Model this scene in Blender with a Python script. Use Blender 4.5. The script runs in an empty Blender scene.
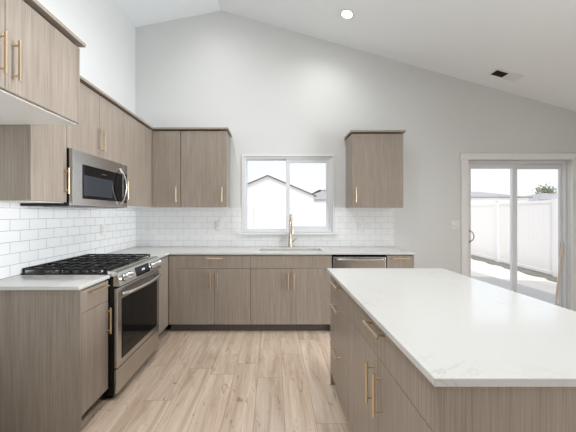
import bpy, bmesh, math, random
from mathutils import Vector, Matrix, Euler
C = bpy.context.scene.collection
PI = math.pi
random.seed(4)

# ------------------------------------------------------------------ camera
cam_d = bpy.data.cameras.new('camera')
cam = bpy.data.objects.new('camera', cam_d); C.objects.link(cam)
cam.location = (0, 0, 1.336)
cam.rotation_euler = (PI/2, 0, 0)
cam_d.sensor_width = 36
cam_d.lens = 36*287/576
cam_d.shift_x = (288-273.5)/576
cam_d.shift_y = -(216-213.5)/576
cam_d.clip_start = 0.02
cam_d.clip_end = 400
bpy.context.scene.camera = cam

# ------------------------------------------------------------------ world, sun, exposure
vs = bpy.context.scene.view_settings
vs.view_transform = 'Standard'; vs.look = 'None'; vs.gamma = 1; vs.use_curve_mapping = False
vs.exposure = 0.72
w = bpy.data.worlds.new('world'); bpy.context.scene.world = w
w.use_nodes = True
nt = w.node_tree; nt.nodes.clear()
sky = nt.nodes.new('ShaderNodeTexSky'); sky.sky_type = 'NISHITA'; sky.sun_disc = False
sky.sun_elevation = math.radians(52); sky.sun_rotation = math.radians(200)
sky.air_density = 1.0; sky.dust_density = 3.0
mxw = nt.nodes.new('ShaderNodeMix'); mxw.data_type = 'RGBA'
mxw.inputs[0].default_value = 0.6
mxw.inputs[7].default_value = (7.5, 7.6, 7.8, 1)
bgn = nt.nodes.new('ShaderNodeBackground'); bgn.inputs[1].default_value = 0.115
wo = nt.nodes.new('ShaderNodeOutputWorld')
nt.links.new(sky.outputs[0], mxw.inputs[6])
nt.links.new(mxw.outputs[2], bgn.inputs[0]); nt.links.new(bgn.outputs[0], wo.inputs[0])

sun_d = bpy.data.lights.new('sun', 'SUN'); sun_d.energy = 1.3; sun_d.angle = 0.02
sun_d.color = (1, 0.96, 0.9)
sun = bpy.data.objects.new('sun', sun_d); C.objects.link(sun)
sun.rotation_euler = Vector((0.36, 0.72, -1.02)).to_track_quat('-Z', 'Y').to_euler()

def area(name, loc, rot, sx, sy, e, col=(1, 1, 1)):
    d = bpy.data.lights.new(name, 'AREA'); d.shape = 'RECTANGLE'; d.size = sx; d.size_y = sy
    d.energy = e; d.color = col
    o = bpy.data.objects.new(name, d); C.objects.link(o); o.location = loc; o.rotation_euler = rot
    return o
# added fill lamp at an unseen side window, brightens the left run
area('side_fill', (4.62, .5, 1.3), (0, PI/2, 0), 1.9, 2.6, 80, (0.90, 0.955, 1)).data.spread = math.radians(95)
CAN_POWER = 40

# ------------------------------------------------------------------ materials
def new_mat(name):
    m = bpy.data.materials.new(name); m.use_nodes = True
    return m, m.node_tree, m.node_tree.nodes['Principled BSDF']
def plain(name, col, rough=0.5, metal=0.0, bump=0.0, bscale=200, spec=0.5, vary=0.03):
    m, t, b = new_mat(name)
    b.inputs['Roughness'].default_value = rough; b.inputs['Metallic'].default_value = metal
    b.inputs['Specular IOR Level'].default_value = spec
    tc = t.nodes.new('ShaderNodeTexCoord')
    n = t.nodes.new('ShaderNodeTexNoise'); n.inputs['Scale'].default_value = bscale*0.05
    t.links.new(tc.outputs['Object'], n.inputs['Vector'])
    mx = t.nodes.new('ShaderNodeMix'); mx.data_type = 'RGBA'
    mx.inputs[6].default_value = (*[c*(1-vary) for c in col], 1)
    mx.inputs[7].default_value = (*[min(1, c*(1+vary)) for c in col], 1)
    t.links.new(n.outputs['Fac'], mx.inputs[0]); t.links.new(mx.outputs[2], b.inputs['Base Color'])
    if bump:
        n2 = t.nodes.new('ShaderNodeTexNoise'); n2.inputs['Scale'].default_value = bscale
        t.links.new(tc.outputs['Object'], n2.inputs['Vector'])
        bp = t.nodes.new('ShaderNodeBump'); bp.inputs['Strength'].default_value = bump
        bp.inputs['Distance'].default_value = 0.002
        t.links.new(n2.outputs['Fac'], bp.inputs['Height']); t.links.new(bp.outputs[0], b.inputs['Normal'])
    return m

def wood_laminate():
    m, t, b = new_mat('wood_laminate'); N = t.nodes; L = t.links
    tc = N.new('ShaderNodeTexCoord'); oi = N.new('ShaderNodeObjectInfo')
    off = N.new('ShaderNodeVectorMath'); off.operation = 'MULTIPLY_ADD'
    cb = N.new('ShaderNodeCombineXYZ')
    for i in range(3): L.new(oi.outputs['Random'], cb.inputs[i])
    off.inputs[1].default_value = (13, 7, 29)
    L.new(cb.outputs[0], off.inputs[0]); L.new(tc.outputs['Object'], off.inputs[2])
    def noise(sc, det, scale=1.0):
        mp = N.new('ShaderNodeMapping'); mp.inputs['Scale'].default_value = sc
        L.new(off.outputs[0], mp.inputs['Vector'])
        n = N.new('ShaderNodeTexNoise'); n.inputs['Scale'].default_value = scale; n.inputs['Detail'].default_value = det
        n.inputs['Roughness'].default_value = 0.6
        L.new(mp.outputs[0], n.inputs['Vector']); return n
    a = noise((240, 240, 4), 3); c = noise((48, 48, 1.1), 4)
    ad = N.new('ShaderNodeMath'); ad.operation = 'MULTIPLY_ADD'; ad.inputs[1].default_value = 0.66
    m2 = N.new('ShaderNodeMath'); m2.operation = 'MULTIPLY'; m2.inputs[1].default_value = 0.34
    L.new(c.outputs['Fac'], m2.inputs[0]); L.new(a.outputs['Fac'], ad.inputs[0]); L.new(m2.outputs[0], ad.inputs[2])
    r = N.new('ShaderNodeValToRGB')
    r.color_ramp.elements[0].position = 0.32; r.color_ramp.elements[0].color = (0.215, 0.176, 0.143, 1)
    r.color_ramp.elements[1].position = 0.68; r.color_ramp.elements[1].color = (0.385, 0.325, 0.27, 1)
    L.new(ad.outputs[0], r.inputs[0]); L.new(r.outputs[0], b.inputs['Base Color'])
    b.inputs['Roughness'].default_value = 0.33
    bp = N.new('ShaderNodeBump'); bp.inputs['Strength'].default_value = 0.12; bp.inputs['Distance'].default_value = 0.001
    L.new(a.outputs['Fac'], bp.inputs['Height']); L.new(bp.outputs[0], b.inputs['Normal'])
    return m

def tile_mat(name, axis, grout=0.56):
    m, t, b = new_mat(name); N = t.nodes; L = t.links
    tc = N.new('ShaderNodeTexCoord'); sp = N.new('ShaderNodeSeparateXYZ'); cb = N.new('ShaderNodeCombineXYZ')
    L.new(tc.outputs['Object'], sp.inputs[0])
    L.new(sp.outputs[axis], cb.inputs[0]); L.new(sp.outputs[2], cb.inputs[1])
    br = N.new('ShaderNodeTexBrick'); br.offset = 0.5; br.offset_frequency = 2
    br.inputs['Scale'].default_value = 1
    br.inputs['Brick Width'].default_value = 0.157; br.inputs['Row Height'].default_value = 0.0785
    br.inputs['Mortar Size'].default_value = 0.0016; br.inputs['Mortar Smooth'].default_value = 0.25
    br.inputs['Color1'].default_value = (0.85, 0.85, 0.845, 1); br.inputs['Color2'].default_value = (0.82, 0.82, 0.815, 1)
    br.inputs['Mortar'].default_value = (grout, grout, grout, 1)
    L.new(cb.outputs[0], br.inputs['Vector']); L.new(br.outputs['Color'], b.inputs['Base Color'])
    b.inputs['Roughness'].default_value = 0.14
    inv = N.new('ShaderNodeMath'); inv.operation = 'SUBTRACT'; inv.inputs[0].default_value = 1
    L.new(br.outputs['Fac'], inv.inputs[1])
    bp = N.new('ShaderNodeBump'); bp.inputs['Strength'].default_value = 0.35; bp.inputs['Distance'].default_value = 0.002
    L.new(inv.outputs[0], bp.inputs['Height']); L.new(bp.outputs[0], b.inputs['Normal'])
    return m

def floor_mat():
    m, t, b = new_mat('oak_plank_floor'); N = t.nodes; L = t.links
    tc = N.new('ShaderNodeTexCoord'); sp = N.new('ShaderNodeSeparateXYZ'); L.new(tc.outputs['Object'], sp.inputs[0])
    def M(op, a, bb=None, c=None):
        n = N.new('ShaderNodeMath'); n.operation = op
        for i, v in enumerate((a, bb, c)):
            if v is None: continue
            if isinstance(v, (int, float)): n.inputs[i].default_value = v
            else: L.new(v, n.inputs[i])
        return n.outputs[0]
    W, LEN = 0.2, 1.22
    u = M('DIVIDE', M('ADD', sp.outputs[0], 10*W+0.128), W)
    ix = M('FLOOR', u); fx = M('FRACT', u)
    wn = N.new('ShaderNodeTexWhiteNoise'); wn.noise_dimensions = '1D'; L.new(ix, wn.inputs['W'])
    v = M('ADD', M('DIVIDE', M('ADD', sp.outputs[1], 20.0), LEN), wn.outputs['Value'])
    iy = M('FLOOR', v); fy = M('FRACT', v)
    cid = N.new('ShaderNodeCombineXYZ'); L.new(ix, cid.inputs[0]); L.new(iy, cid.inputs[1])
    wn2 = N.new('ShaderNodeTexWhiteNoise'); wn2.noise_dimensions = '2D'; L.new(cid.outputs[0], wn2.inputs['Vector'])
    rnd = wn2.outputs['Value']
    sx = M('MULTIPLY', M('MINIMUM', fx, M('SUBTRACT', 1.0, fx)), W)
    sy = M('MULTIPLY', M('MINIMUM', fy, M('SUBTRACT', 1.0, fy)), LEN)
    seam = M('LESS_THAN', M('MINIMUM', sx, sy), 0.0016)
    # grain: noise stretched along the plank, shifted per plank
    gv = N.new('ShaderNodeCombineXYZ')
    L.new(M('ADD', sp.outputs[0], M('MULTIPLY', rnd, 17.0)), gv.inputs[0])
    L.new(M('ADD', sp.outputs[1], M('MULTIPLY', rnd, 31.0)), gv.inputs[1])
    def noise(sc, det, rough=0.55, dist=0.0):
        mp = N.new('ShaderNodeMapping'); mp.inputs['Scale'].default_value = sc; L.new(gv.outputs[0], mp.inputs['Vector'])
        n = N.new('ShaderNodeTexNoise'); n.inputs['Scale'].default_value = 1; n.inputs['Detail'].default_value = det
        n.inputs['Roughness'].default_value = rough; n.inputs['Distortion'].default_value = dist
        L.new(mp.outputs[0], n.inputs['Vector']); return n.outputs['Fac']
    g1 = noise((13, 1.2, 1), 6, 0.62, 1.0); g2 = noise((120, 4, 1), 3)
    kn = noise((16, 4.5, 1), 5, 0.7, 1.5)
    g = M('ADD', M('MULTIPLY', g1, 0.8), M('MULTIPLY', g2, 0.2))
    r = N.new('ShaderNodeValToRGB'); e = r.color_ramp.elements
    e[0].position = 0.3; e[0].color = (0.44, 0.315, 0.215, 1)
    e[1].position = 0.66; e[1].color = (0.72, 0.60, 0.49, 1)
    L.new(g, r.inputs[0])
    kr = N.new('ShaderNodeValToRGB'); k = kr.color_ramp.elements
    k[0].position = 0.60; k[0].color = (0, 0, 0, 1); k[1].position = 0.68; k[1].color = (1, 1, 1, 1)
    L.new(kn, kr.inputs[0])
    mk = N.new('ShaderNodeMix'); mk.data_type = 'RGBA'; L.new(M('MULTIPLY', kr.outputs[0], 0.7), mk.inputs[0])
    L.new(r.outputs[0], mk.inputs[6]); mk.inputs[7].default_value = (0.2, 0.12, 0.075, 1)
    br = N.new('ShaderNodeHueSaturation'); L.new(mk.outputs[2], br.inputs['Color'])
    L.new(M('ADD', M('MULTIPLY', rnd, 0.12), 0.94), br.inputs['Value'])
    ms = N.new('ShaderNodeMix'); ms.data_type = 'RGBA'; L.new(M('MULTIPLY', seam, 0.55), ms.inputs[0])
    L.new(br.outputs[0], ms.inputs[6]); ms.inputs[7].default_value = (0.16, 0.11, 0.08, 1)
    L.new(ms.outputs[2], b.inputs['Base Color']); b.inputs['Specular IOR Level'].default_value = 0.65
    L.new(M('ADD', M('MULTIPLY', g2, 0.12), 0.19), b.inputs['Roughness'])
    bp = N.new('ShaderNodeBump'); bp.inputs['Strength'].default_value = 0.15; bp.inputs['Distance'].default_value = 0.001
    L.new(M('SUBTRACT', g2, seam), bp.inputs['Height']); L.new(bp.outputs[0], b.inputs['Normal'])
    return m

def quartz():
    m, t, b = new_mat('white_quartz'); N = t.nodes; L = t.links
    tc = N.new('ShaderNodeTexCoord')
    n = N.new('ShaderNodeTexNoise'); n.inputs['Scale'].default_value = 2.6; n.inputs['Detail'].default_value = 8
    n.inputs['Roughness'].default_value = 0.62; n.inputs['Distortion'].default_value = 1.4
    L.new(tc.outputs['Object'], n.inputs['Vector'])
    r = N.new('ShaderNodeValToRGB'); e = r.color_ramp.elements
    e[0].position = 0.485; e[0].color = (0, 0, 0, 1); e[1].position = 0.5; e[1].color = (1, 1, 1, 1)
    x = e.new(0.515); x.color = (0, 0, 0, 1)
    n2 = N.new('ShaderNodeTexNoise'); n2.inputs['Scale'].default_value = 3; L.new(tc.outputs['Object'], n2.inputs['Vector'])
    r2 = N.new('ShaderNodeValToRGB'); r2.color_ramp.elements[0].position = 0.52; r2.color_ramp.elements[1].position = 0.75
    L.new(n2.outputs['Fac'], r2.inputs[0])
    mu = N.new('ShaderNodeMath'); mu.operation = 'MULTIPLY'; L.new(n.outputs['Fac'], r.inputs[0])
    L.new(r.outputs[0], mu.inputs[0]); L.new(r2.outputs[0], mu.inputs[1])
    mx = N.new('ShaderNodeMix'); mx.data_type = 'RGBA'; L.new(mu.outputs[0], mx.inputs[0])
    mx.inputs[6].default_value = (0.60, 0.595, 0.575, 1); mx.inputs[7].default_value = (0.49, 0.48, 0.465, 1)
    L.new(mx.outputs[2], b.inputs['Base Color']); b.inputs['Roughness'].default_value = 0.13
    return m

def brushed(name, col, rough, axis_scale):
    m, t, b = new_mat(name); N = t.nodes; L = t.links
    b.inputs['Metallic'].default_value = 1; b.inputs['Base Color'].default_value = (*col, 1)
    tc = N.new('ShaderNodeTexCoord'); mp = N.new('ShaderNodeMapping'); mp.inputs['Scale'].default_value = axis_scale
    L.new(tc.outputs['Object'], mp.inputs['Vector'])
    n = N.new('ShaderNodeTexNoise'); n.inputs['Scale'].default_value = 1; n.inputs['Detail'].default_value = 2
    L.new(mp.outputs[0], n.inputs['Vector'])
    mr = N.new('ShaderNodeMapRange'); mr.inputs[3].default_value = rough-0.008; mr.inputs[4].default_value = rough+0.008
    L.new(n.outputs['Fac'], mr.inputs[0]); L.new(mr.outputs[0], b.inputs['Roughness'])
    return m

def glass(name, tint=(1, 1, 1), f=1.45):
    m, t, b = new_mat(name); N = t.nodes; L = t.links
    N.remove(b)
    out = N['Material Output']
    tr = N.new('ShaderNodeBsdfTransparent'); tr.inputs[0].default_value = (*tint, 1)
    gl = N.new('ShaderNodeBsdfGlossy'); gl.inputs['Roughness'].default_value = 0.02
    lw = N.new('ShaderNodeLayerWeight'); pw = N.new('ShaderNodeMath'); pw.operation = 'POWER'; pw.inputs[1].default_value = 5
    lw.inputs['Blend'].default_value = 0.5
    ma = N.new('ShaderNodeMath'); ma.operation = 'MULTIPLY_ADD'; ma.inputs[1].default_value = 0.96; ma.inputs[2].default_value = 0.04
    L.new(lw.outputs['Facing'], pw.inputs[0]); L.new(pw.outputs[0], ma.inputs[0])
    mx = N.new('ShaderNodeMixShader'); L.new(ma.outputs[0], mx.inputs[0]); L.new(tr.outputs[0], mx.inputs[1]); L.new(gl.outputs[0], mx.inputs[2])
    L.new(mx.outputs[0], out.inputs[0])
    return m

def emit(name, col, s):
    m, t, b = new_mat(name)
    b.inputs['Base Color'].default_value = (0.8, 0.8, 0.8, 1)
    b.inputs['Emission Color'].default_value = (*col, 1); b.inputs['Emission Strength'].default_value = s
    return m

WALL = plain('wall_paint', (0.70, 0.71, 0.703), 0.75, bump=0.06, bscale=260, spec=0.25, vary=0.01)
CEIL = plain('ceiling_paint', (0.865, 0.90, 0.925), 0.85, bump=0.06, bscale=220, spec=0.2, vary=0.01)
TRIM = plain('white_trim_paint', (0.80, 0.80, 0.785), 0.4, vary=0.01)
VINYL = plain('white_vinyl', (0.75, 0.77, 0.80), 0.4, vary=0.01)
WOOD = wood_laminate()
MELA = plain('white_melamine', (0.80, 0.795, 0.78), 0.35, vary=0.01)
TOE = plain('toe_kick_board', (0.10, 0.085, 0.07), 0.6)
TILE_B = tile_mat('subway_tile_back', 0); TILE_L = tile_mat('subway_tile_left', 1, 0.36)
FLOOR = floor_mat(); QUARTZ = quartz()
STEEL = brushed('stainless_steel', (0.56, 0.55, 0.535), 0.25, (4, 4, 300))
STEEL_S = plain('satin_steel', (0.66, 0.65, 0.63), 0.22, 1.0)
GOLD = plain('brushed_champagne_gold', (0.72, 0.57, 0.38), 0.3, 1.0)
FAUCET = plain('champagne_bronze', (0.58, 0.50, 0.40), 0.3, 1.0)
HANDLE_GREY = plain('grey_metal', (0.3, 0.3, 0.3), 0.35, 0.8)
BLACK = plain('black_enamel', (0.008, 0.008, 0.009), 0.22, spec=0.3)
IRON = plain('black_cast_iron', (0.010, 0.010, 0.011), 0.45, spec=0.35, bump=0.2, bscale=400)
BGLASS = plain('black_glass', (0.006, 0.006, 0.007), 0.05, spec=0.2)
GGLASS = plain('reflection_grey_glass', (0.035, 0.04, 0.048), 0.08, spec=0.3)  # inner microwave pane, its grey-blue reflection mixed into the colour
PLASTIC = plain('white_plastic', (0.78, 0.78, 0.76), 0.35)
GREYP = plain('grey_plastic', (0.30, 0.30, 0.30), 0.5)
DUCT_SHADE = plain('duct_shade', (0.02, 0.02, 0.02), 0.8)  # colour stands in for the shade inside the ceiling duct
GLASS = glass('clear_glass')
LED = emit('led_diffuser', (1, 0.95, 0.88), 14)
DIGIT = emit('display_digits', (0.7, 0.85, 1.0), 0.9)
STICK = plain('raw_wood_stick', (0.68, 0.57, 0.46), 0.6)
CONC = plain('concrete', (0.55, 0.54, 0.52), 0.85, bump=0.2, bscale=90, vary=0.08)
DIRT = plain('pale_dry_soil', (0.78, 0.75, 0.70), 0.95, bump=0.3, bscale=60, vary=0.12)
GREY_GROUND = plain('grey_ground', (0.20, 0.19, 0.17), 0.95, bump=0.5, bscale=80, vary=0.25)  # grey tone for the strip along the fence foot
FENCE_V = plain('fence_vinyl', (0.80, 0.79, 0.78), 0.45, vary=0.01)
SIDING = plain('white_siding', (0.80, 0.80, 0.79), 0.7)
FASCIA = plain('grey_fascia', (0.10, 0.10, 0.10), 0.7)
SHINGLE = plain('grey_shingle', (0.36, 0.36, 0.375), 0.9, bump=0.3, bscale=40, vary=0.15)
LEAF = plain('leaf_green', (0.17, 0.19, 0.12), 0.7, vary=0.3)
BARK = plain('bark', (0.16, 0.11, 0.08), 0.9)

# ------------------------------------------------------------------ mesh helpers
class MB:
    def __init__(s): s.b = bmesh.new()
    def box(s, x0, x1, y0, y1, z0, z1):
        v = [s.b.verts.new(p) for p in ((x0,y0,z0),(x1,y0,z0),(x1,y1,z0),(x0,y1,z0),(x0,y0,z1),(x1,y0,z1),(x1,y1,z1),(x0,y1,z1))]
        for f in ((3,2,1,0),(4,5,6,7),(0,1,5,4),(1,2,6,5),(2,3,7,6),(3,0,4,7)): s.b.faces.new([v[i] for i in f])
        return s
    def prism(s, poly, a0, a1, axis):
        """poly of 2-D points extruded along an axis: 0: poly=(y,z), 1: poly=(x,z), 2: poly=(x,y)"""
        def P(p, a): return ((a,p[0],p[1]), (p[0],a,p[1]), (p[0],p[1],a))[axis]
        A = [s.b.verts.new(P(p, a0)) for p in poly]; B = [s.b.verts.new(P(p, a1)) for p in poly]
        s.b.faces.new(A); s.b.faces.new(B[::-1]); n = len(poly)
        for i in range(n): s.b.faces.new((A[i], B[i], B[(i+1)%n], A[(i+1)%n]))
        return s
    def tube(s, pts, r, seg=12, caps=True):
        pts = [Vector(p) for p in pts]; n = len(pts)
        rs = r if isinstance(r, (list, tuple)) else [r]*n
        rings = []; up = None
        for i, p in enumerate(pts):
            d = (pts[min(i+1, n-1)]-pts[max(i-1, 0)]).normalized()
            if up is None:
                up = Vector((0,0,1)) if abs(d.z) < 0.9 else Vector((1,0,0))
            a = d.cross(up).normalized(); bb = a.cross(d).normalized(); up = bb
            rings.append([s.b.verts.new(p+(a*math.cos(t)+bb*math.sin(t))*rs[i]) for t in [2*PI*k/seg for k in range(seg)]])
        for i in range(n-1):
            for k in range(seg):
                s.b.faces.new((rings[i][k], rings[i][(k+1)%seg], rings[i+1][(k+1)%seg], rings[i+1][k]))
        if caps: s.b.faces.new(rings[0][::-1]); s.b.faces.new(rings[-1])
        return s
    def lathe(s, prof, seg=24, mat=None):
        """prof: (r,z) list about local z; mat places it"""
        mat = mat or Matrix.Identity(4); rings = []
        for r, z in prof:
            if r < 1e-6: rings.append([s.b.verts.new(mat @ Vector((0,0,z)))])
            else: rings.append([s.b.verts.new(mat @ Vector((r*math.cos(2*PI*k/seg), r*math.sin(2*PI*k/seg), z))) for k in range(seg)])
        for A, B in zip(rings, rings[1:]):
            for k in range(seg):
                f = [A[k%len(A)], A[(k+1)%len(A)], B[(k+1)%len(B)], B[k%len(B)]]
                u = []
                for q in f:
                    if q not in u: u.append(q)
                if len(u) > 2: s.b.faces.new(u)
        return s
    def cells(s, xs, ys, keep, a0, a1, axis):
        """grid of kept cells as one slab; axis as in prism"""
        def P(p, q, a): return ((a,p,q), (p,a,q), (p,q,a))[axis]
        V = {}
        def vert(i, j, k):
            if (i,j,k) not in V: V[(i,j,k)] = s.b.verts.new(P(xs[i], ys[j], (a0, a1)[k]))
            return V[(i,j,k)]
        nx, ny = len(xs)-1, len(ys)-1
        K = lambda i, j: 0 <= i < nx and 0 <= j < ny and keep(i, j)
        for i in range(nx):
            for j in range(ny):
                if not K(i, j): continue
                s.b.faces.new([vert(i,j,0), vert(i,j+1,0), vert(i+1,j+1,0), vert(i+1,j,0)])
                s.b.faces.new([vert(i,j,1), vert(i+1,j,1), vert(i+1,j+1,1), vert(i,j+1,1)])
                for di, dj, a, c in ((-1,0,(i,j),(i,j+1)),(1,0,(i+1,j),(i+1,j+1)),(0,-1,(i,j),(i+1,j)),(0,1,(i,j+1),(i+1,j+1))):
                    if not K(i+di, j+dj):
                        s.b.faces.new([vert(*a,0), vert(*c,0), vert(*c,1), vert(*a,1)])
        return s
    def build(s, name, mat, parent=None, bevel=0, smooth=False):
        bmesh.ops.recalc_face_normals(s.b, faces=s.b.faces)
        me = bpy.data.meshes.new(name); s.b.to_mesh(me); s.b.free()
        me.materials.append(mat)
        o = bpy.data.objects.new(name, me); C.objects.link(o)
        if parent: o.parent = parent
        if smooth:
            for p in me.polygons: p.use_smooth = True
            me.set_sharp_from_angle(angle=math.radians(40))
        if bevel:
            md = o.modifiers.new('bevel', 'BEVEL'); md.width = bevel; md.segments = 2; md.limit_method = 'ANGLE'
        return o

def tag(o, label=None, cat=None, group=None, kind=None):
    if label: o['label'] = label
    if cat: o['category'] = cat
    if group: o['group'] = group
    if kind: o['kind'] = kind
    return o
def thing(name, label, cat, loc=(0,0,0), rz=0, group=None):
    o = bpy.data.objects.new(name, None); C.objects.link(o); o.empty_display_size = 0.1
    o.location = loc; o.rotation_euler = (0, 0, rz)
    return tag(o, label, cat, group)
def struct(o, label=None, cat=None): return tag(o, label, cat, kind='structure')
def copy_tree(o, parent=None):
    c = o.copy(); C.objects.link(c)
    if parent: c.parent = parent
    for ch in list(o.children): copy_tree(ch, c)
    return c

# ------------------------------------------------------------------ the room shell
XL, XR, YB, YF = -1.81, 4.55, 3.76, -6.5        # inner faces
RX, RZ = -0.695, 3.99                            # ridge
SL, SR = 0.194, 0.284
def ceil_z(x): return RZ-SL*(RX-x) if x < RX else RZ-SR*(x-RX)

struct(MB().box(XL-.15, XR+.15, YF-.15, YB+.14, -.12, 0).build('floor', FLOOR), 'light oak plank floor', 'floor')
OX0, OX1 = XL-0.5, XR+0.5
T = 0.22
struct(MB().prism([(OX0, ceil_z(OX0)), (RX, RZ), (OX1, ceil_z(OX1)), (OX1, ceil_z(OX1)+T), (RX, RZ+T), (OX0, ceil_z(OX0)+T)],
       YF-0.5, YB+0.62, 1).build('ceiling', CEIL), 'vaulted white ceiling', 'ceiling')
WX0, WX1, WZ0, WZ1 = -0.392, 0.775, 1.088, 2.085     # window opening
DX0, DX1, DZ1 = 2.545, 3.90, 2.04                    # sliding-door opening
xs = [XL-.14, WX0, WX1, DX0, DX1, XR+.14]; zs = [0, WZ0, DZ1, WZ1, 2.3]
def keep_back(i, j):
    if i == 1 and j in (1, 2): return False
    if i == 3 and j in (0, 1): return False
    return True
b = MB().cells(xs, zs, keep_back, YB, YB+.14, 1)
b.prism([(XL-.14, 2.3), (XR+.14, 2.3), (XR+.14, ceil_z(XR+.14)+.02), (RX, RZ+.02), (XL-.14, ceil_z(XL-.14)+.02)], YB, YB+.14, 1)
struct(b.build('wall_back', WALL), 'light grey gable wall', 'wall')
struct(MB().box(XL-.14, XL, YF, YB, 0, ceil_z(XL)+.02).build('wall_left', WALL), 'light grey wall', 'wall')
ys_ = [YF, -.85, 1.85, YB]; zr = [0, .3, 2.28, ceil_z(XR)+.02]
struct(MB().cells(ys_, zr, lambda i, j: not (i == 1 and j == 1), XR, XR+.14, 0).build('wall_right', WALL), 'light grey wall', 'wall')
b = MB().prism([(XL-.14, 0), (XR+.14, 0), (XR+.14, ceil_z(XR+.14)+.02), (RX, RZ+.02), (XL-.14, ceil_z(XL-.14)+.02)], YF-.14, YF, 1)
struct(b.build('wall_front', WALL), 'light grey wall', 'wall')
struct(MB().box(1.612, 2.455, YB-.014, YB, 0, .09).build('baseboard_back', TRIM, bevel=.003), 'white baseboard', 'baseboard')
struct(MB().box(XR-.014, XR, YF, YB-.02, 0, .09).build('baseboard_right', TRIM, bevel=.003), 'white baseboard', 'baseboard')

# window over the sink
def empty(name, loc=(0,0,0)):
    o = bpy.data.objects.new(name, None); C.objects.link(o); o.location = loc; return o
wn = struct(empty('window_1', (0.19, YB, WZ0)), 'white vinyl sliding window over the sink', 'window')
def wl(bm, name, mat, bevel=0, parent=wn):            # build in world coordinates, parent with offset
    o = bm.build(name, mat, parent, bevel); o.location = -Vector(parent.location); return o
def ring(bm, x0, x1, z0, z1, t, y0, y1, tb=None, tt=None):
    tb = t if tb is None else tb; tt = t if tt is None else tt
    return bm.cells([x0, x0+t, x1-t, x1], [z0, z0+tb, z1-tt, z1], lambda i, j: not (i == 1 and j == 1), y0, y1, 1)
wl(ring(MB(), WX0-.02, WX1+.02, WZ0+.001, WZ1+.02, .022, YB-.012, YB-.001, tb=.001), 'window_casing', TRIM, .002)
wl(ring(MB(), WX0+.001, WX1-.001, WZ0+.001, WZ1-.001, .03, YB+.004, YB+.09), 'window_frame', VINYL, .003)
XM = 0.198
s1 = wl(ring(MB(), WX0+.031, XM+.01, WZ0+.031, WZ1-.031, .016, YB+.052, YB+.075), 'sash', VINYL, .002)
s2 = wl(ring(MB(), XM-.034, WX1-.031, WZ0+.031, WZ1-.031, .052, YB+.018, YB+.046), 'sash', VINYL, .002)
for sash, x0, x1, t, y in ((s1, WX0+.047, XM-.006, .016, YB+.063), (s2, XM+.018, WX1-.083, .052, YB+.032)):
    g = MB().box(x0, x1, y-.002, y+.002, WZ0+.031+t, WZ1-.031-t).build('pane', GLASS, sash)
struct(MB().box(-.445, .83, YB-.05, YB+.004, 1.062, 1.086).build('trim_1', TRIM, bevel=.004), 'white window sill ledge', 'window sill')

# sliding glass door
dr = struct(empty('door_1', (3.19, YB, 0)), 'white sliding glass patio door', 'door')
wd = lambda bm, name, mat, bevel=0: wl(bm, name, mat, bevel, dr)
wd(ring(MB(), DX0+.001, DX1-.001, .001, DZ1-.001, .022, YB+.055, YB+.135, tb=.03, tt=.04), 'door_frame', VINYL, .003)
p1 = wd(ring(MB(), DX0+.024, 3.25, .032, DZ1-.042, .062, YB+.064, YB+.088, tb=.09, tt=.065), 'sliding_panel', VINYL, .003)
p2 = wd(ring(MB(), 3.20, DX1-.015, .032, DZ1-.042, .04, YB+.098, YB+.124, tb=.09, tt=.065), 'fixed_panel', VINYL, .003)
MB().box(DX0+.086, 3.188, YB+.074, YB+.078, .122, DZ1-.107).build('pane', GLASS, p1)
MB().box(3.24, DX1-.055, YB+.109, YB+.113, .122, DZ1-.107).build('pane', GLASS, p2)
hp = []
for k in range(13):
    t = -1+2*k/12
    hp.append((2.595+.055*math.sqrt(max(0, 1-t*t)), YB+.035+.03*abs(t)**3, 1.034+.078*t))
h = MB().tube(hp, .0065, 10).build('handle', HANDLE_GREY, p1, smooth=True)
b = MB()                                                   # casing: two legs and a header
b.box(2.455, DX0, YB-.018, YB, 0, DZ1+.001); b.box(DX1, 3.99, YB-.018, YB, 0, DZ1+.001)
b.box(2.445, 4.0, YB-.022, YB, DZ1+.001, 2.125)
struct(b.build('trim_2', TRIM, bevel=.003), 'white patio door casing', 'door casing')

# unseen side window, added as the source of the fill light
struct(MB().cells([-.85, -.79, 1.79, 1.85], [.3, .36, 2.22, 2.28], lambda i, j: not (i == 1 and j == 1), XR+.02, XR+.1, 0).build('fill_window', VINYL), 'unseen white framed side window added for the fill light', 'window')

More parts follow.
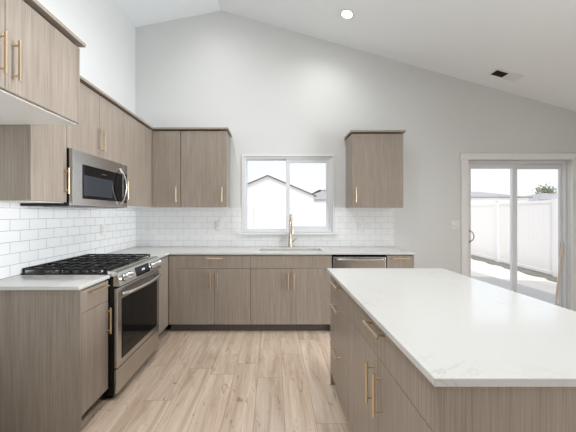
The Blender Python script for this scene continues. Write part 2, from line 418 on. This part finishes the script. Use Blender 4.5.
# ------------------------------------------------------------------ outside
GZ = -0.15
struct(MB().box(-60, 60, YB+.14, 80, GZ-.3, GZ).build('yard_ground', DIRT), 'pale dry back yard ground', 'ground')
struct(MB().box(.4, 5.0, YB+.15, 7.3, GZ, GZ+.05).build('patio_slab', CONC), 'concrete patio slab', 'patio')
def fx_(y): return 6.6+.117*(y-6.7)
b = MB()
n = 40
poly = [(fx_(4.2+k*.2)-.42+.06*math.sin(k*1.7)+.04*math.sin(k*3.1+1), 4.2+k*.2) for k in range(n)] + [(fx_(4.2+(n-1)*.2)+.1, 4.2+(n-1)*.2), (fx_(4.2)+.1, 4.2)]
b.prism(poly, GZ, GZ+.02, 2)
struct(b.build('fence_foot_strip', GREY_GROUND), 'grey strip of ground along the fence foot', 'gravel')
FTOP = 1.66
def fence(name, label, p0, p1, n):
    p0 = Vector((*p0, 0)); p1 = Vector((*p1, 0)); d = p1-p0; Lg = d.length/n
    t = thing(name, label, 'fence', (p0.x, p0.y, GZ), math.atan2(d.y, d.x))
    H = FTOP-GZ
    for k in range(n):
        x0, x1 = k*Lg+.065, (k+1)*Lg-.065
        q = MB(); nb = 12; wb = (x1-x0)/nb
        for i in range(nb): q.prism([(x0+i*wb+.006, -.010), (x0+i*wb+.014, -.022), (x0+(i+1)*wb-.014, -.022), (x0+(i+1)*wb-.006, -.010), (x0+(i+1)*wb-.006, .014), (x0+i*wb+.006, .014)], .1, H-.06, 2)
        q.box(x0, x1, -.004, .012, .1, H-.06)
        pn = q.build('fence_panel', FENCE_V, t)
        MB().box(x0, x1, -.028, .028, H-.07, H).build('rail', FENCE_V, pn, .004)
        MB().box(x0, x1, -.028, .028, .03, .11).build('rail', FENCE_V, pn, .004)
    for k in range(n+1):
        x = k*Lg
        ps = MB().box(x-.064, x+.064, -.064, .064, 0, H+.04).build('fence_post', FENCE_V, t, .006)
        MB().prism([(x-.075, -.075), (x+.075, -.075), (x+.075, .075), (x-.075, .075)], H+.04, H+.065, 2).build('post_cap', FENCE_V, ps, .008)
    return t
fence('vinyl_fence', 'white vinyl privacy fence seen through the sliding door', (fx_(4.62), 4.62), (fx_(12.78), 12.78), 4)
fence('vinyl_fence', 'white vinyl privacy fence across the yard seen through the sink window', (-7.2, 13.0), (7.3, 13.0), 7)

def house(label, x0, x1, y0, y1, eave, ridge, axis, over=.25, wall=SIDING, fas=FASCIA, roofm=SHINGLE):
    t = thing('house', label, 'house', ((x0+x1)/2, y0, GZ))
    off = -Vector(t.location)
    def put(bm, n, m, par=t):
        o = bm.build(n, m, par)
        if par is t: o.location = off
        return o
    if axis == 1:      # ridge along y: gable faces the kitchen
        c = (x0+x1)/2; s = (ridge-eave)/((x1-x0)/2)
        put(MB().prism([(x0, GZ), (x1, GZ), (x1, eave), (c, ridge), (x0, eave)], y0, y1, 1), 'house_wall', wall)
        a = x0-over; d = x1+over; ez = eave-over*s; th = .06
        r = put(MB().prism([(a, ez+.02), (c, ridge+.02), (d, ez+.02), (d, ez+th), (c, ridge+th), (a, ez+th)], y0-over+.02, y1+over, 1), 'roof', roofm)
        put(MB().prism([(a, ez), (c, ridge), (d, ez), (d, ez+th+.02), (c, ridge+th+.02), (a, ez+th+.02)], y0-over, y0-over+.02, 1), 'fascia', fas)
    else:              # ridge along x
        c = (y0+y1)/2; s = (ridge-eave)/((y1-y0)/2)
        put(MB().box(x0, x1, y0, y1, GZ, eave), 'house_wall', wall)
        a = y0-over; d = y1+over; ez = eave-over*s; th = .06; hi = (y1-y0)/2
        hb = MB(); hv = [hb.b.verts.new(p) for p in ((x0-over, a, ez+.01), (x1+over, a, ez+.01), (x1+over, d, ez+.01), (x0-over, d, ez+.01), (x0+hi, c, ridge), (x1-hi, c, ridge))]
        for f in ((0,1,5,4), (1,2,5), (2,3,4,5), (3,0,4), (3,2,1,0)): hb.b.faces.new([hv[q] for q in f])
        r = put(hb, 'roof', roofm)
        put(MB().box(x0-over, x1+over, a-.03, a, ez-.02, ez+th), 'fascia', fas)
    return t
house('white house with a gable roof edge seen through the sink window', -4.4, 3.4, 24.3, 34, 2.85, 4.5, 1)
house('low grey roofed house far beyond the fence right of the gable house', 3.9, 11, 40, 48, 3.3, 5.0, 0)
house('grey roofed house beyond the fence in the left door pane', 22, 30.2, 34, 41, 3.3, 4.2, 0)
house('grey roofed house beyond the fence in the right door pane', 32.5, 41, 35, 43, 3.0, 4.1, 0)
tr = thing('tree', 'small tree rising behind the roofs in the right door pane', 'tree', (44.6, 47, GZ))
MB().tube([(0,0,0),(.1,0,2),(-.1,.1,3.6),(0,0,5)], [.2,.16,.12,.05], 8).build('trunk', BARK, tr, smooth=True)
b = MB()
for k in range(420):
    p = Vector((random.gauss(0, .62), random.gauss(0, .6), 5.1+random.gauss(0, .45)))
    q = Euler((random.random()*6, random.random()*6, random.random()*6)).to_matrix()
    v = [b.b.verts.new(p+q @ Vector(c)) for c in ((-.14,-.06,0), (.0,-.1,.02), (.16,0,0), (0,.1,.02))]
    b.b.faces.new(v)
b.build('foliage', LEAF, tr)

# ------------------------------------------------------------------ cabinets
def handle(parent, kind, x, z, y=-.02, L=.18, mat=GOLD):
    b = MB(); so = .034; r = .0058; ho = L/2-.022
    if kind == 'v':
        b.tube([(x, y-so, z-L/2), (x, y-so, z+L/2)], r, 12)
        for s in (-1, 1): b.tube([(x, y+.0005, z+s*ho), (x, y-so, z+s*ho)], .0046, 10)
    else:
        b.tube([(x-L/2, y-so, z), (x+L/2, y-so, z)], r, 12)
        for s in (-1, 1): b.tube([(x+s*ho, y+.0005, z), (x+s*ho, y-so, z)], .0046, 10)
    return b.build('handle', mat, parent, smooth=True)

def cabinet(name, label, loc, rz, W, D, H, fronts, toe=0.0, crown=None, top=True, group=None,
            side0=0, side1=0, back=False, cat='cabinet', under=False):
    """local x along the front, local y into the wall, carcass front at y=0, fronts 2 cm proud"""
    t = thing(name, label, cat, loc, rz, group)
    e = .0006; th = .018
    b = MB()
    HT = H-.014 if crown else H
    b.box(e, th, 0, D, toe, HT); b.box(W-th, W-e, 0, D, toe, HT)
    b.box(th, W-th, D-.008, D, toe, HT); b.box(th, W-th, 0, D-.008, toe+.001, toe+th)
    if top: b.box(th, W-th, 0, D-.008, HT-th, HT)
    else: b.box(th, W-th, 0, .018, H-.06, H)
    b.build('carcass', WOOD, t)
    if under: MB().box(.002, W-.002, .002, D-.002, -.004, 0).build('underside_panel', MELA, t)
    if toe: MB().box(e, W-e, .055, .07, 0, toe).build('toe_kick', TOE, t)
    if side0: MB().box(-side0, -.0002, -.02, D, 0, H).build('end_panel', WOOD, t, .001)
    if side1: MB().box(W+.0002, W+side1, -.02, D, 0, H).build('end_panel', WOOD, t, .001)
    if back: MB().box(-side0, W+side1, D+.0003, D+.018, 0, H).build('back_panel', WOOD, t, .001)
    for f in fronts:
        k, x0, x1, z0, z1 = f[:5]
        p = MB().box(x0+.0015, x1-.0015, -.02, -.001, z0+.0015, z1-.0015).build(k, WOOD, t, .0012)
        if len(f) > 5 and f[5]: handle(p, *f[5])
    if crown:
        c0, c1, cz = crown
        MB().prism([(-.044, cz), (D*.7, cz), (D*.7, cz-.0138), (D, cz-.0138), (D, cz+.02), (-.044, cz+.02)], c0, c1, 0).build('crown_board', WOOD, t, .001)
    return t

UZ, UT = 1.414, 2.347            # bottom and top of the wall cabinets
UH = UT-UZ
HV = .151                        # centre of the vertical handles above the door bottom
LU = (-1.485, PI/2, .325-.004)   # left run uppers
DU = 1.81-1.485-.003
y0, y1, y2 = 1.732, 2.035, 2.80
# left run, upper
cabinet('wall_cabinet', 'narrow single door wall cabinet between the fridge cabinet and the microwave', (-1.485, y0, UZ), PI/2, y1-y0-.001, DU, UH,
        [('door', 0, y1-y0-.001, 0, UH-.014, ('v', y1-y0-.028, HV))], crown=(0, y1-y0-.001, UH), under=True)
mwz = 1.803
cabinet('wall_cabinet', 'short two door wall cabinet directly above the microwave', (-1.485, y1, mwz), PI/2, y2-y1-.001, DU, UT-mwz,
        [('door', 0, .382, 0, UT-mwz-.014, ('v', .355, .15)), ('door', .382, .764, 0, UT-mwz-.014, ('v', .409, .15))], crown=(0, y2-y1-.001, UT-mwz), under=False)
cw = 3.458-y2
cabinet('wall_cabinet', 'tall single door wall cabinet in the corner right of the microwave', (-1.485, y2, UZ), PI/2, 3.757-y2, DU, UH,
        [('door', 0, cw, 0, UH-.014, ('v', .028, HV))], crown=(0, cw+.02-.044, UH), under=True)
# back run, upper left
BU = 3.48; BD = YB-BU-.003
cabinet('wall_cabinet', 'narrow wall cabinet in the corner on the back wall, left of the wider one', (-1.4845, BU, UZ), 0, .365, BD, UH,
        [('door', .021, .362, 0, UH-.014, ('v', .362-.045, HV))], crown=(0, .3645, UH), under=True)
cabinet('wall_cabinet', 'wide single door wall cabinet left of the sink window', (-1.119, BU, UZ), 0, .553, BD, UH,
        [('door', .003, .553, 0, UH-.014, ('v', .553-.052, HV))], crown=(0.0005, .575, UH), under=True)
cabinet('wall_cabinet', 'lone wall cabinet hung on the back wall right of the sink window', (.945, BU, UZ-.008), 0, .621, BD, UH-.025,
        [('door', 0, .621, 0, UH-.039, ('v', .045, HV))], crown=(-.02, .641, UH-.025), under=True)
# fridge cabinet
FZ = 1.875; FY = .795
fw = y0-.002-FY
cabinet('fridge_cabinet', 'deep two door cabinet high on the left wall over the empty fridge space', (-1.186, FY, FZ), PI/2, fw, 1.81-1.186-.003, UT-FZ+.0,
        [('door', 0, .452, 0, UT-FZ-.018, ('v', .418, .142)), ('door', .452, fw-.018, 0, UT-FZ-.018, ('v', .486, .142)),
         ('filler', fw-.018, fw, 0, UT-FZ-.018)], crown=(-.02, fw+.018, UT-FZ), under=True)

# base cabinets
BH = .878; TK = .097; DT = .723; DTOP = .864
BX = -1.19; BDL = 1.81-1.19-.003
yb = 1.75
wl_ = y1-yb-.003
cabinet('base_cabinet', 'narrow base cabinet with drawer and door, left of the range', (BX, yb, 0), PI/2, wl_, BDL, BH,
        [('drawer', 0, wl_, DT, DTOP, ('h', wl_/2, .839)), ('door', 0, wl_, TK, DT, ('v', wl_-.03, .588))], toe=TK, side0=.012)
BY = 3.22; BDB = YB-BY-.003
cabinet('base_cabinet', 'blind corner base cabinet right of the range', (BX, y2+.012, 0), PI/2, 3.757-y2-.012, BDL, BH,
        [('filler', 0, 3.198-y2-.012, TK, DTOP)], toe=TK)
cabinet('base_cabinet', 'two door base cabinet with one wide drawer, in the corner left of the sink cabinet', (-1.168, BY, 0), 0, .912, BDB, BH,
        [('filler', 0.001, .1145, TK, DTOP), ('drawer', .1145, .912, DT, DTOP, ('h', .52, .838)),
         ('door', .1145, .51, TK, DT, ('v', .51-.04, .588)), ('door', .51, .912, TK, DT, ('v', .51+.04, .588))], toe=TK)
cabinet('sink_cabinet', 'two door base cabinet under the sink', (-.255, BY, 0), 0, .907, BDB, BH,
        [('false_drawer_front', 0, .907, DT, DTOP), ('door', 0, .45, TK, DT, ('v', .45-.032, .588)), ('door', .45, .907, TK, DT, ('v', .45+.032, .588))], toe=TK, top=False)
cabinet('base_cabinet', 'narrow base cabinet with drawer at the right end, beside the dishwasher', (1.264, BY, 0), 0, .287, BDB, BH,
        [('drawer', 0, .287, DT, DTOP, ('h', .143, .838)), ('door', 0, .287, TK, DT, ('v', .03, .588))], toe=TK, side1=.016)

# kitchen island
IX = .467; ID = .58
cabinet('island_cabinet', 'island cabinet with a stack of three drawers, at the end towards the sink', (IX, 2.235, 0), -PI/2, .523, ID, BH,
        [('drawer', 0, .523, DT, DTOP, ('h', .262, .842)), ('drawer', 0, .523, .405, DT, ('h', .262, .681)), ('drawer', 0, .523, TK, .405, ('h', .262, .378))],
        toe=TK, side0=.02, back=True)
cabinet('island_cabinet', 'island cabinet with a wide drawer over two doors, nearest the viewer', (IX, 1.711, 0), -PI/2, .916, ID, BH,
        [('drawer', 0, .916, DT, DTOP, ('h', .484, .842)), ('door', 0, .482, TK, DT, ('v', .482-.045, .586)), ('door', .482, .916, TK, DT, ('v', .482+.045, .586))],
        toe=TK, side1=.02, back=True)

# ------------------------------------------------------------------ worktops
TZ0, TZ1 = .879, .902
tag(MB().box(XL+.002, -1.158, yb-.042, y1-.002, TZ0, TZ1).build('worktop', QUARTZ, bevel=.0025), 'short white quartz worktop left of the range', 'countertop')
SX0, SX1, SY0, SY1 = -.165, .58, 3.335, 3.565
cx = [XL+.002, -1.158, SX0, SX1, 1.588]; cy = [y2+.008, 3.186, SY0, SY1, YB-.002]
tag(MB().cells(cx, cy, lambda i, j: not ((i > 0 and j == 0) or (i == 2 and j == 2)), TZ0, TZ1, 2).build('worktop', QUARTZ, bevel=.0025),
    'long L-shaped white quartz worktop along the back wall', 'countertop')
tag(MB().box(.424, 1.34, .755, 2.275, TZ0, TZ1).build('worktop', QUARTZ, bevel=.0025), 'large white quartz island worktop with faint veins', 'countertop')

# backsplash
bt = MB(); zt = 1.411; SB = 1.06
bt.cells([XL+.009, -.447, WX0-.022, WX1+.022, .832, 1.58], [TZ1+.001, SB, 1.087, zt],
         lambda i, j: not ((i == 2 and j >= 1) or (i in (1, 3) and j == 1)), YB-.008, YB-.0008, 1)
o = bt.build('tile_backsplash', TILE_B); tag(o, 'white subway tile backsplash on the back wall around the window', 'backsplash')
o = MB().box(XL+.0008, XL+.008, y0, YB-.0085, TZ1+.001, zt).build('tile_backsplash', TILE_L)
tag(o, 'white subway tile backsplash on the left wall behind the range', 'backsplash')
for o in [o for o in C.objects if o.name.startswith('tile_backsplash')]:      # rows start on the worktop
    o.location.z = TZ1+.001
    for v in o.data.vertices: v.co.z -= TZ1+.001

# ------------------------------------------------------------------ range
RXF = -1.112
rg = thing('range', 'stainless slide-in gas range with black grates on the left wall', 'stove', (RXF, y1+.004, 0), PI/2)
RW = y2-y1-.006; RD = 1.81-1.112-.012
MB().box(.003, RW-.003, .0265, RD, .035, .888).build('body', BLACK, rg, .003)
d = MB().box(.006, RW-.006, 0, .026, .228, .80).build('oven_door', STEEL, rg, .006)
MB().box(.066, RW-.066, -.0035, .001, .275, .712).build('door_window', BGLASS, d, .002)
b = MB()
hp = [(.045+(RW-.09)*k/16, -.012-.052*math.sin(PI*k/16)**.55, .752) for k in range(17)]
b.tube(hp, .0135, 14)
b.build('door_handle', STEEL_S, d, smooth=True)
MB().box(.006, RW-.006, .004, .026, .045, .222).build('storage_drawer', STEEL, rg, .005)
cp = MB().prism([(-.022, .815), (.004, .912), (.02, .922), (.07, .922), (.07, .815)], .004, RW-.004, 0).build('control_panel', STEEL_S, rg, .003)
nrm = Vector((0, -.097, .026)).normalized(); tan = Vector((0, .026, .097)).normalized()
base = Vector((0, -.022, .815))
def on_panel(x, t, n=0): return base+tan*t+nrm*n+Vector((x, 0, 0))
def panel_box(bm, x0, x1, t0, t1, n0, n1):
    v = [bm.b.verts.new(on_panel(x, t, n)) for n in (n0, n1) for x, t in ((x0,t0),(x1,t0),(x1,t1),(x0,t1))]
    for f in ((3,2,1,0),(4,5,6,7),(0,1,5,4),(1,2,6,5),(2,3,7,6),(3,0,4,7)): bm.b.faces.new([v[i] for i in f])
    return bm
ds = panel_box(MB(), .26, .505, .014, .088, -.001, .002).build('display', BGLASS, cp)
g = MB()
def seg7(bm, x, t, ch, s=.007):
    S = {'1': 'bc', '2': 'abged', '0': 'abcdef', ':': ''}[ch]; th = .0014
    R = {'a': (0,s,2*s,2*s+th), 'g': (0,s,s,s+th), 'd': (0,s,0,th), 'f': (0,th,s,2*s), 'e': (0,th,0,s), 'b': (s-th,s,s,2*s), 'c': (s-th,s,0,s)}
    for c in S: panel_box(bm, x+R[c][0], x+R[c][1], t+R[c][2], t+R[c][3], .0019, .0026)
    if ch == ':':
        for q in (.004, .010): panel_box(bm, x+.003, x+.0045, t+q, t+q+.0015, .0019, .0026)
for i, ch in enumerate('12:00'): seg7(g, .362+i*.0105, .046, ch)
g.build('clock_digits', DIGIT, ds)
R3 = Matrix((( 1, 0, 0), (0, tan.y, nrm.y), (0, tan.z, nrm.z))).to_4x4()
for x in (.085, .165, .57, .64, .708):
    M4 = Matrix.Translation(on_panel(x, .05)) @ R3
    k = MB().lathe([(0, 0), (.026, 0), (.027, .004), (.0235, .008), (.022, .03), (.019, .034), (0, .034)], 24, M4).build('knob', STEEL_S, rg, smooth=True)
    MB().lathe([(.0262, .0), (.0295, .0005), (.0295, .003), (.0262, .003)], 24, M4).build('knob_ring', BLACK, k, smooth=True)
MB().box(-.0, RW, .072, RD, .8885, .909).build('cooktop', BLACK, rg, .004)
MB().box(0, RW, .022, .0715, .9225, .926).build('front_trim', STEEL_S, rg, .001)
bpos = [(.135, .21, .045), (.135, .50, .036), (RW/2, .35, .05), (RW-.135, .21, .05), (RW-.135, .50, .036)]
for x, y, r in bpos:
    bn = MB().lathe([(0, .9092), (r+.012, .9092), (r+.012, .914), (r, .917), (r*.9, .922), (0, .922)], 24, Matrix.Translation((x, y, 0))).build('burner', STEEL_S, rg, smooth=True)
    MB().lathe([(0, .9223), (r*.82, .9223), (r*.85, .927), (r*.7, .930), (0, .930)], 24, Matrix.Translation((x, y, 0))).build('burner_cap', IRON, bn, smooth=True)
gw = (RW-.02)/3
for i in range(3):
    a = .01+i*gw+.002; c = .01+(i+1)*gw-.002; f0, f1 = .085, RD-.004; z0, z1 = .931, .945; tb = .011
    b = MB()
    b.box(a, c, f0, f0+tb, z0, z1).box(a, c, f1-tb, f1, z0, z1).box(a, a+tb, f0, f1, z0, z1).box(c-tb, c, f0, f1, z0, z1)
    m = (a+c)/2
    b.box(m-tb/2, m+tb/2, f0, f1, z0, z1)
    for q in (.22, .36, .5, .64, .78): 
        yy = f0+(f1-f0)*q; b.box(a, c, yy-tb/2, yy+tb/2, z0+.001, z1+.001)
    for xx in (a, c-tb):
        for yy in (f0, (f0+f1)/2, f1-tb): b.box(xx, xx+tb, yy, yy+tb, .9095, z0)
    b.build('grate', IRON, rg, .002)
for x in (.05, RW-.05):
    MB().lathe([(0, 0), (.022, 0), (.022, .008), (.012, .012), (.012, .036), (0, .036)], 16, Matrix.Translation((x, .075, 0))).build('foot', BLACK, rg, smooth=True)
    MB().lathe([(0, 0), (.022, 0), (.022, .008), (.012, .012), (.012, .036), (0, .036)], 16, Matrix.Translation((x, RD-.06, 0))).build('foot', BLACK, rg, smooth=True)

# ------------------------------------------------------------------ microwave
mw = thing('microwave', 'stainless over-the-range microwave mounted under the short wall cabinet', 'microwave', (-1.425, y1+.001, 1.389), PI/2)
MW = y2-y1-.003; MH = mwz-1.389-.003
MB().box(.002, MW-.002, .032, 1.81-1.425-.010, 0, MH).build('body', BLACK, mw, .003)
MB().box(0, MW, .028, .034, .002, MH).build('front_edge', BLACK, mw)
d = MB().box(0, .682, 0, .028, .004, MH).build('door', STEEL, mw, .004)
dw = MB().box(.105, .668, -.002, .001, .058, .315).build('door_window', BGLASS, d, .001)
MB().box(.118, .50, -.0026, -.0019, .082, .236).build('inner_pane', GGLASS, dw)
lg = MB()                                             # small unreadable maker's mark on the black band
for i, w_ in enumerate((.006, .004, .007, .004, .005, .006)): lg.box(.345+i*.011, .345+i*.011+w_, -.0027, -.0019, .268, .276)
lg.build('mark', STEEL_S, dw)
hp = [(.625, -.004-.056*math.sin(PI*k/18)**.8, .028+.335*k/18) for k in range(19)]
MB().tube(hp, .0095, 12).build('door_handle', STEEL_S, d, smooth=True)
c = MB().box(.685, MW, 0, .028, .004, MH).build('control_panel', STEEL, mw, .004)
k = MB().box(.698, MW-.012, -.002, .001, .05, .325).build('keypad', BGLASS, c)
g = MB()
for r in range(6):
    for q in range(3): g.box(.704+q*.0145, .704+q*.0145+.006, -.0026, -.0019, .075+r*.03, .081+r*.03)
g.build('key_marks', GREYP, k)
MB().box(.05, MW-.05, .07, .25, -.006, -.0002).build('vent_grille', GREYP, mw)

# ------------------------------------------------------------------ dishwasher
dwh = thing('dishwasher', 'stainless dishwasher under the worktop right of the sink', 'dishwasher', (.654, BY, 0))
DW = .608
MB().box(.006, DW-.006, .005, BDB, .02, .875).build('body', BLACK, dwh)
MB().box(.008, DW-.008, -.012, .004, .856, .875).build('control_strip', BGLASS, dwh)
d = MB().box(.012, DW-.012, -.022, .004, .105, .852).build('door', STEEL, dwh, .004)
b = MB(); b.tube([(.05+(DW-.10)*k/12, -.045-.018*math.sin(PI*k/12), .826) for k in range(13)], .0125, 12)
for x in (.055, DW-.055): b.lathe([(0, 0), (.016, 0), (.016, .03), (0, .03)], 16, Matrix.Translation((x, -.021, .826)) @ Matrix.Rotation(PI/2, 4, 'X'))
b.build('door_handle', STEEL_S, d, smooth=True)
MB().box(.01, DW-.01, .055, .07, 0, .097).build('toe_kick', BLACK, dwh)

# ------------------------------------------------------------------ sink and faucet
sk = thing('sink', 'undermount single bowl sink set in the worktop below the window', 'sink', ((SX0+SX1)/2, (SY0+SY1)/2, TZ0-.2008))
hw, hd = (SX1-SX0)/2+.004, (SY1-SY0)/2+.004
b = MB()
t0 = .004
b.box(-hw-.012, hw+.012, -hd-.012, -hd, 0, .2005); b.box(-hw-.012, hw+.012, hd, hd+.012, 0, .2005)
b.box(-hw-.012, -hw, -hd, hd, 0, .2005); b.box(hw, hw+.012, -hd, hd, 0, .2005)
b.box(-hw-.012, hw+.012, -hd-.012, hd+.012, -.012, 0)
b.build('basin', TRIM, sk, .002)
MB().lathe([(0, .001), (.045, .001), (.047, .003), (.04, .004), (.0, .002)], 24, Matrix.Translation((0, .05, 0))).build('drain', STEEL_S, sk, smooth=True)

fc = thing('faucet', 'champagne gold pull-down gooseneck faucet standing behind the sink', 'faucet', (.212, 3.69, TZ1))
MB().lathe([(0, 0), (.028, 0), (.028, .004), (.024, .008), (.0225, .05), (.021, .12), (.0165, .14), (0, .14)], 24).build('body', FAUCET, fc, smooth=True)
pts = [(0, 0, .135), (0, 0, .32)]
for k in range(1, 13):
    a = PI*k/12; pts.append((.012*k/12, -.085+.085*math.cos(a), .32+.085*math.sin(a)*1.15))
pts.append((.013, -.171, .29))
MB().tube(pts, .0125, 14).build('spout', FAUCET, fc, smooth=True)
MB().tube([(.013, -.171, .292), (.014, -.173, .275), (.0155, -.178, .21), (.016, -.18, .18)], [.0145, .0175, .0205, .0195], 16).build('spray_head', FAUCET, fc, smooth=True)
MB().tube([(.018, 0, .08), (.042, -.004, .082), (.05, -.006, .088), (.085, -.016, .118)], [.013, .013, .008, .006], 12).build('lever', FAUCET, fc, smooth=True)

# ------------------------------------------------------------------ switch, outlets, light, vent, stick
sw = thing('light_switch', 'white double rocker light switch left of the sliding door', 'light switch', (2.378, YB, 1.185))
pl = MB().box(-.06, .06, -.006, 0, -.06, .06).build('wall_plate', PLASTIC, sw, .003)
for x in (-.023, .023): MB().prism([(-.006, -.034), (-.0105, .0), (-.008, .034), (-.004, .034), (-.004, -.034)], x-.017, x+.017, 0).build('rocker', PLASTIC, sw, .001)
def outlet(label, loc, rz):
    t = thing('wall_outlet', label, 'outlet', loc, rz)
    MB().box(-.035, .035, -.006, 0, -.058, .058).build('wall_plate', PLASTIC, t, .003)
    for z in (-.02, .02):
        r = MB().box(-.017, .017, -.0085, -.004, z-.015, z+.015).build('receptacle', PLASTIC, t, .003)
        MB().box(-.008, -.0055, -.0089, -.0084, z-.002, z+.007).box(.0055, .008, -.0089, -.0084, z-.002, z+.007).build('slots', GREYP, r)
outlet('white outlet in the left wall tile, to the right of the range', (XL+.008, 3.03, 1.165), PI/2)
outlet('white outlet in the back wall tile close to the left corner', (-1.63, YB-.008, 1.175), 0)
outlet('white outlet in the back wall tile just left of the sink window', (-.72, YB-.008, 1.175), 0)
outlet('white outlet in the back wall tile under the lone right wall cabinet', (1.13, YB-.008, 1.175), 0)

def slope_frame(x):          # rotation that lays local z along the inward ceiling normal
    ang = math.atan(SR) if x > RX else -math.atan(SL)
    return ang
def can(x, y, label, power=1.0):
    t = thing('recessed_light', label, 'ceiling light', (x, y, ceil_z(x)))
    t.rotation_euler = (0, slope_frame(x), 0)
    MB().lathe([(.055, -.001), (.074, -.001), (.076, -.004), (.072, -.007), (.058, -.006), (.055, -.003)], 36).build('trim_ring', TRIM, t, smooth=True)
    MB().lathe([(0, -.003), (.0555, -.003)], 36).build('diffuser', LED, t)
    d = bpy.data.lights.new('bulb', 'SPOT'); d.energy = CAN_POWER*power; d.spot_size = math.radians(150); d.spot_blend = 1
    d.shadow_soft_size = .06; d.color = (.985, .985, .98)
    o = bpy.data.objects.new('bulb', d); C.objects.link(o); o.parent = t; o.location = (0, 0, -.02)
    return t
can(.821, 3.2, 'round recessed ceiling light glowing on the right slope', .45)
for x, y, pw in ((-.86, 3.2, .2), (-.86, 2.6, .85), (.821, 1.3, 1.2), (-.86, 1.3, 1.9), (3.4, 1.3, 2.1)):  # first inferred from the wall glow, the rest added to light the room
    tag(can(x, y, 'round recessed ceiling light out of view, placed for its light', pw), group='ceiling lights out of view')

vt = thing('ceiling_vent', 'white ceiling air register, half its slats open, on the right slope', 'vent', (2.79, 3.45, ceil_z(2.79)))
vt.rotation_euler = (0, math.atan(SR), 0)
MB().cells([-.165, -.145, .145, .165], [-.07, -.05, .05, .07], lambda i, j: not (i == 1 and j == 1), -.007, -.0005, 2).build('register_frame', PLASTIC, vt, .002)
MB().box(-.146, .146, -.051, .051, -.002, -.0006).build('duct_opening', DUCT_SHADE, vt)
for side in (0, 1):
    q = MB()
    for k in range(7):
        yv = -.043+k*.0143
        x0, x1 = ((-.144, -.003), (.003, .144))[side]
        if side == 0: q.prism([(yv-.0012, -.003), (yv+.0012, -.003), (yv+.0045, -.010), (yv+.0021, -.010)], x0, x1, 0)
        else: q.prism([(yv-.0068, -.003), (yv-.0055, -.0025), (yv+.0068, -.0065), (yv+.0055, -.0075)], x0, x1, 0)
    q.build('slats', DUCT_SHADE if side == 0 else PLASTIC, vt)  # open half: duct shade painted onto the slats
MB().box(-.003, .003, -.05, .05, -.008, -.0025).build('divider', PLASTIC, vt)

a = Vector((3.722, YB+.035, .022)); c_ = Vector((3.868, YB+.082, .94))
b = MB(); b.tube([a+Vector((0,0,.012)), c_], .013, 10)
tag(b.build('wooden_stick', STICK, smooth=True), 'pale wooden security stick leaning in the right corner of the sliding door', 'stick')
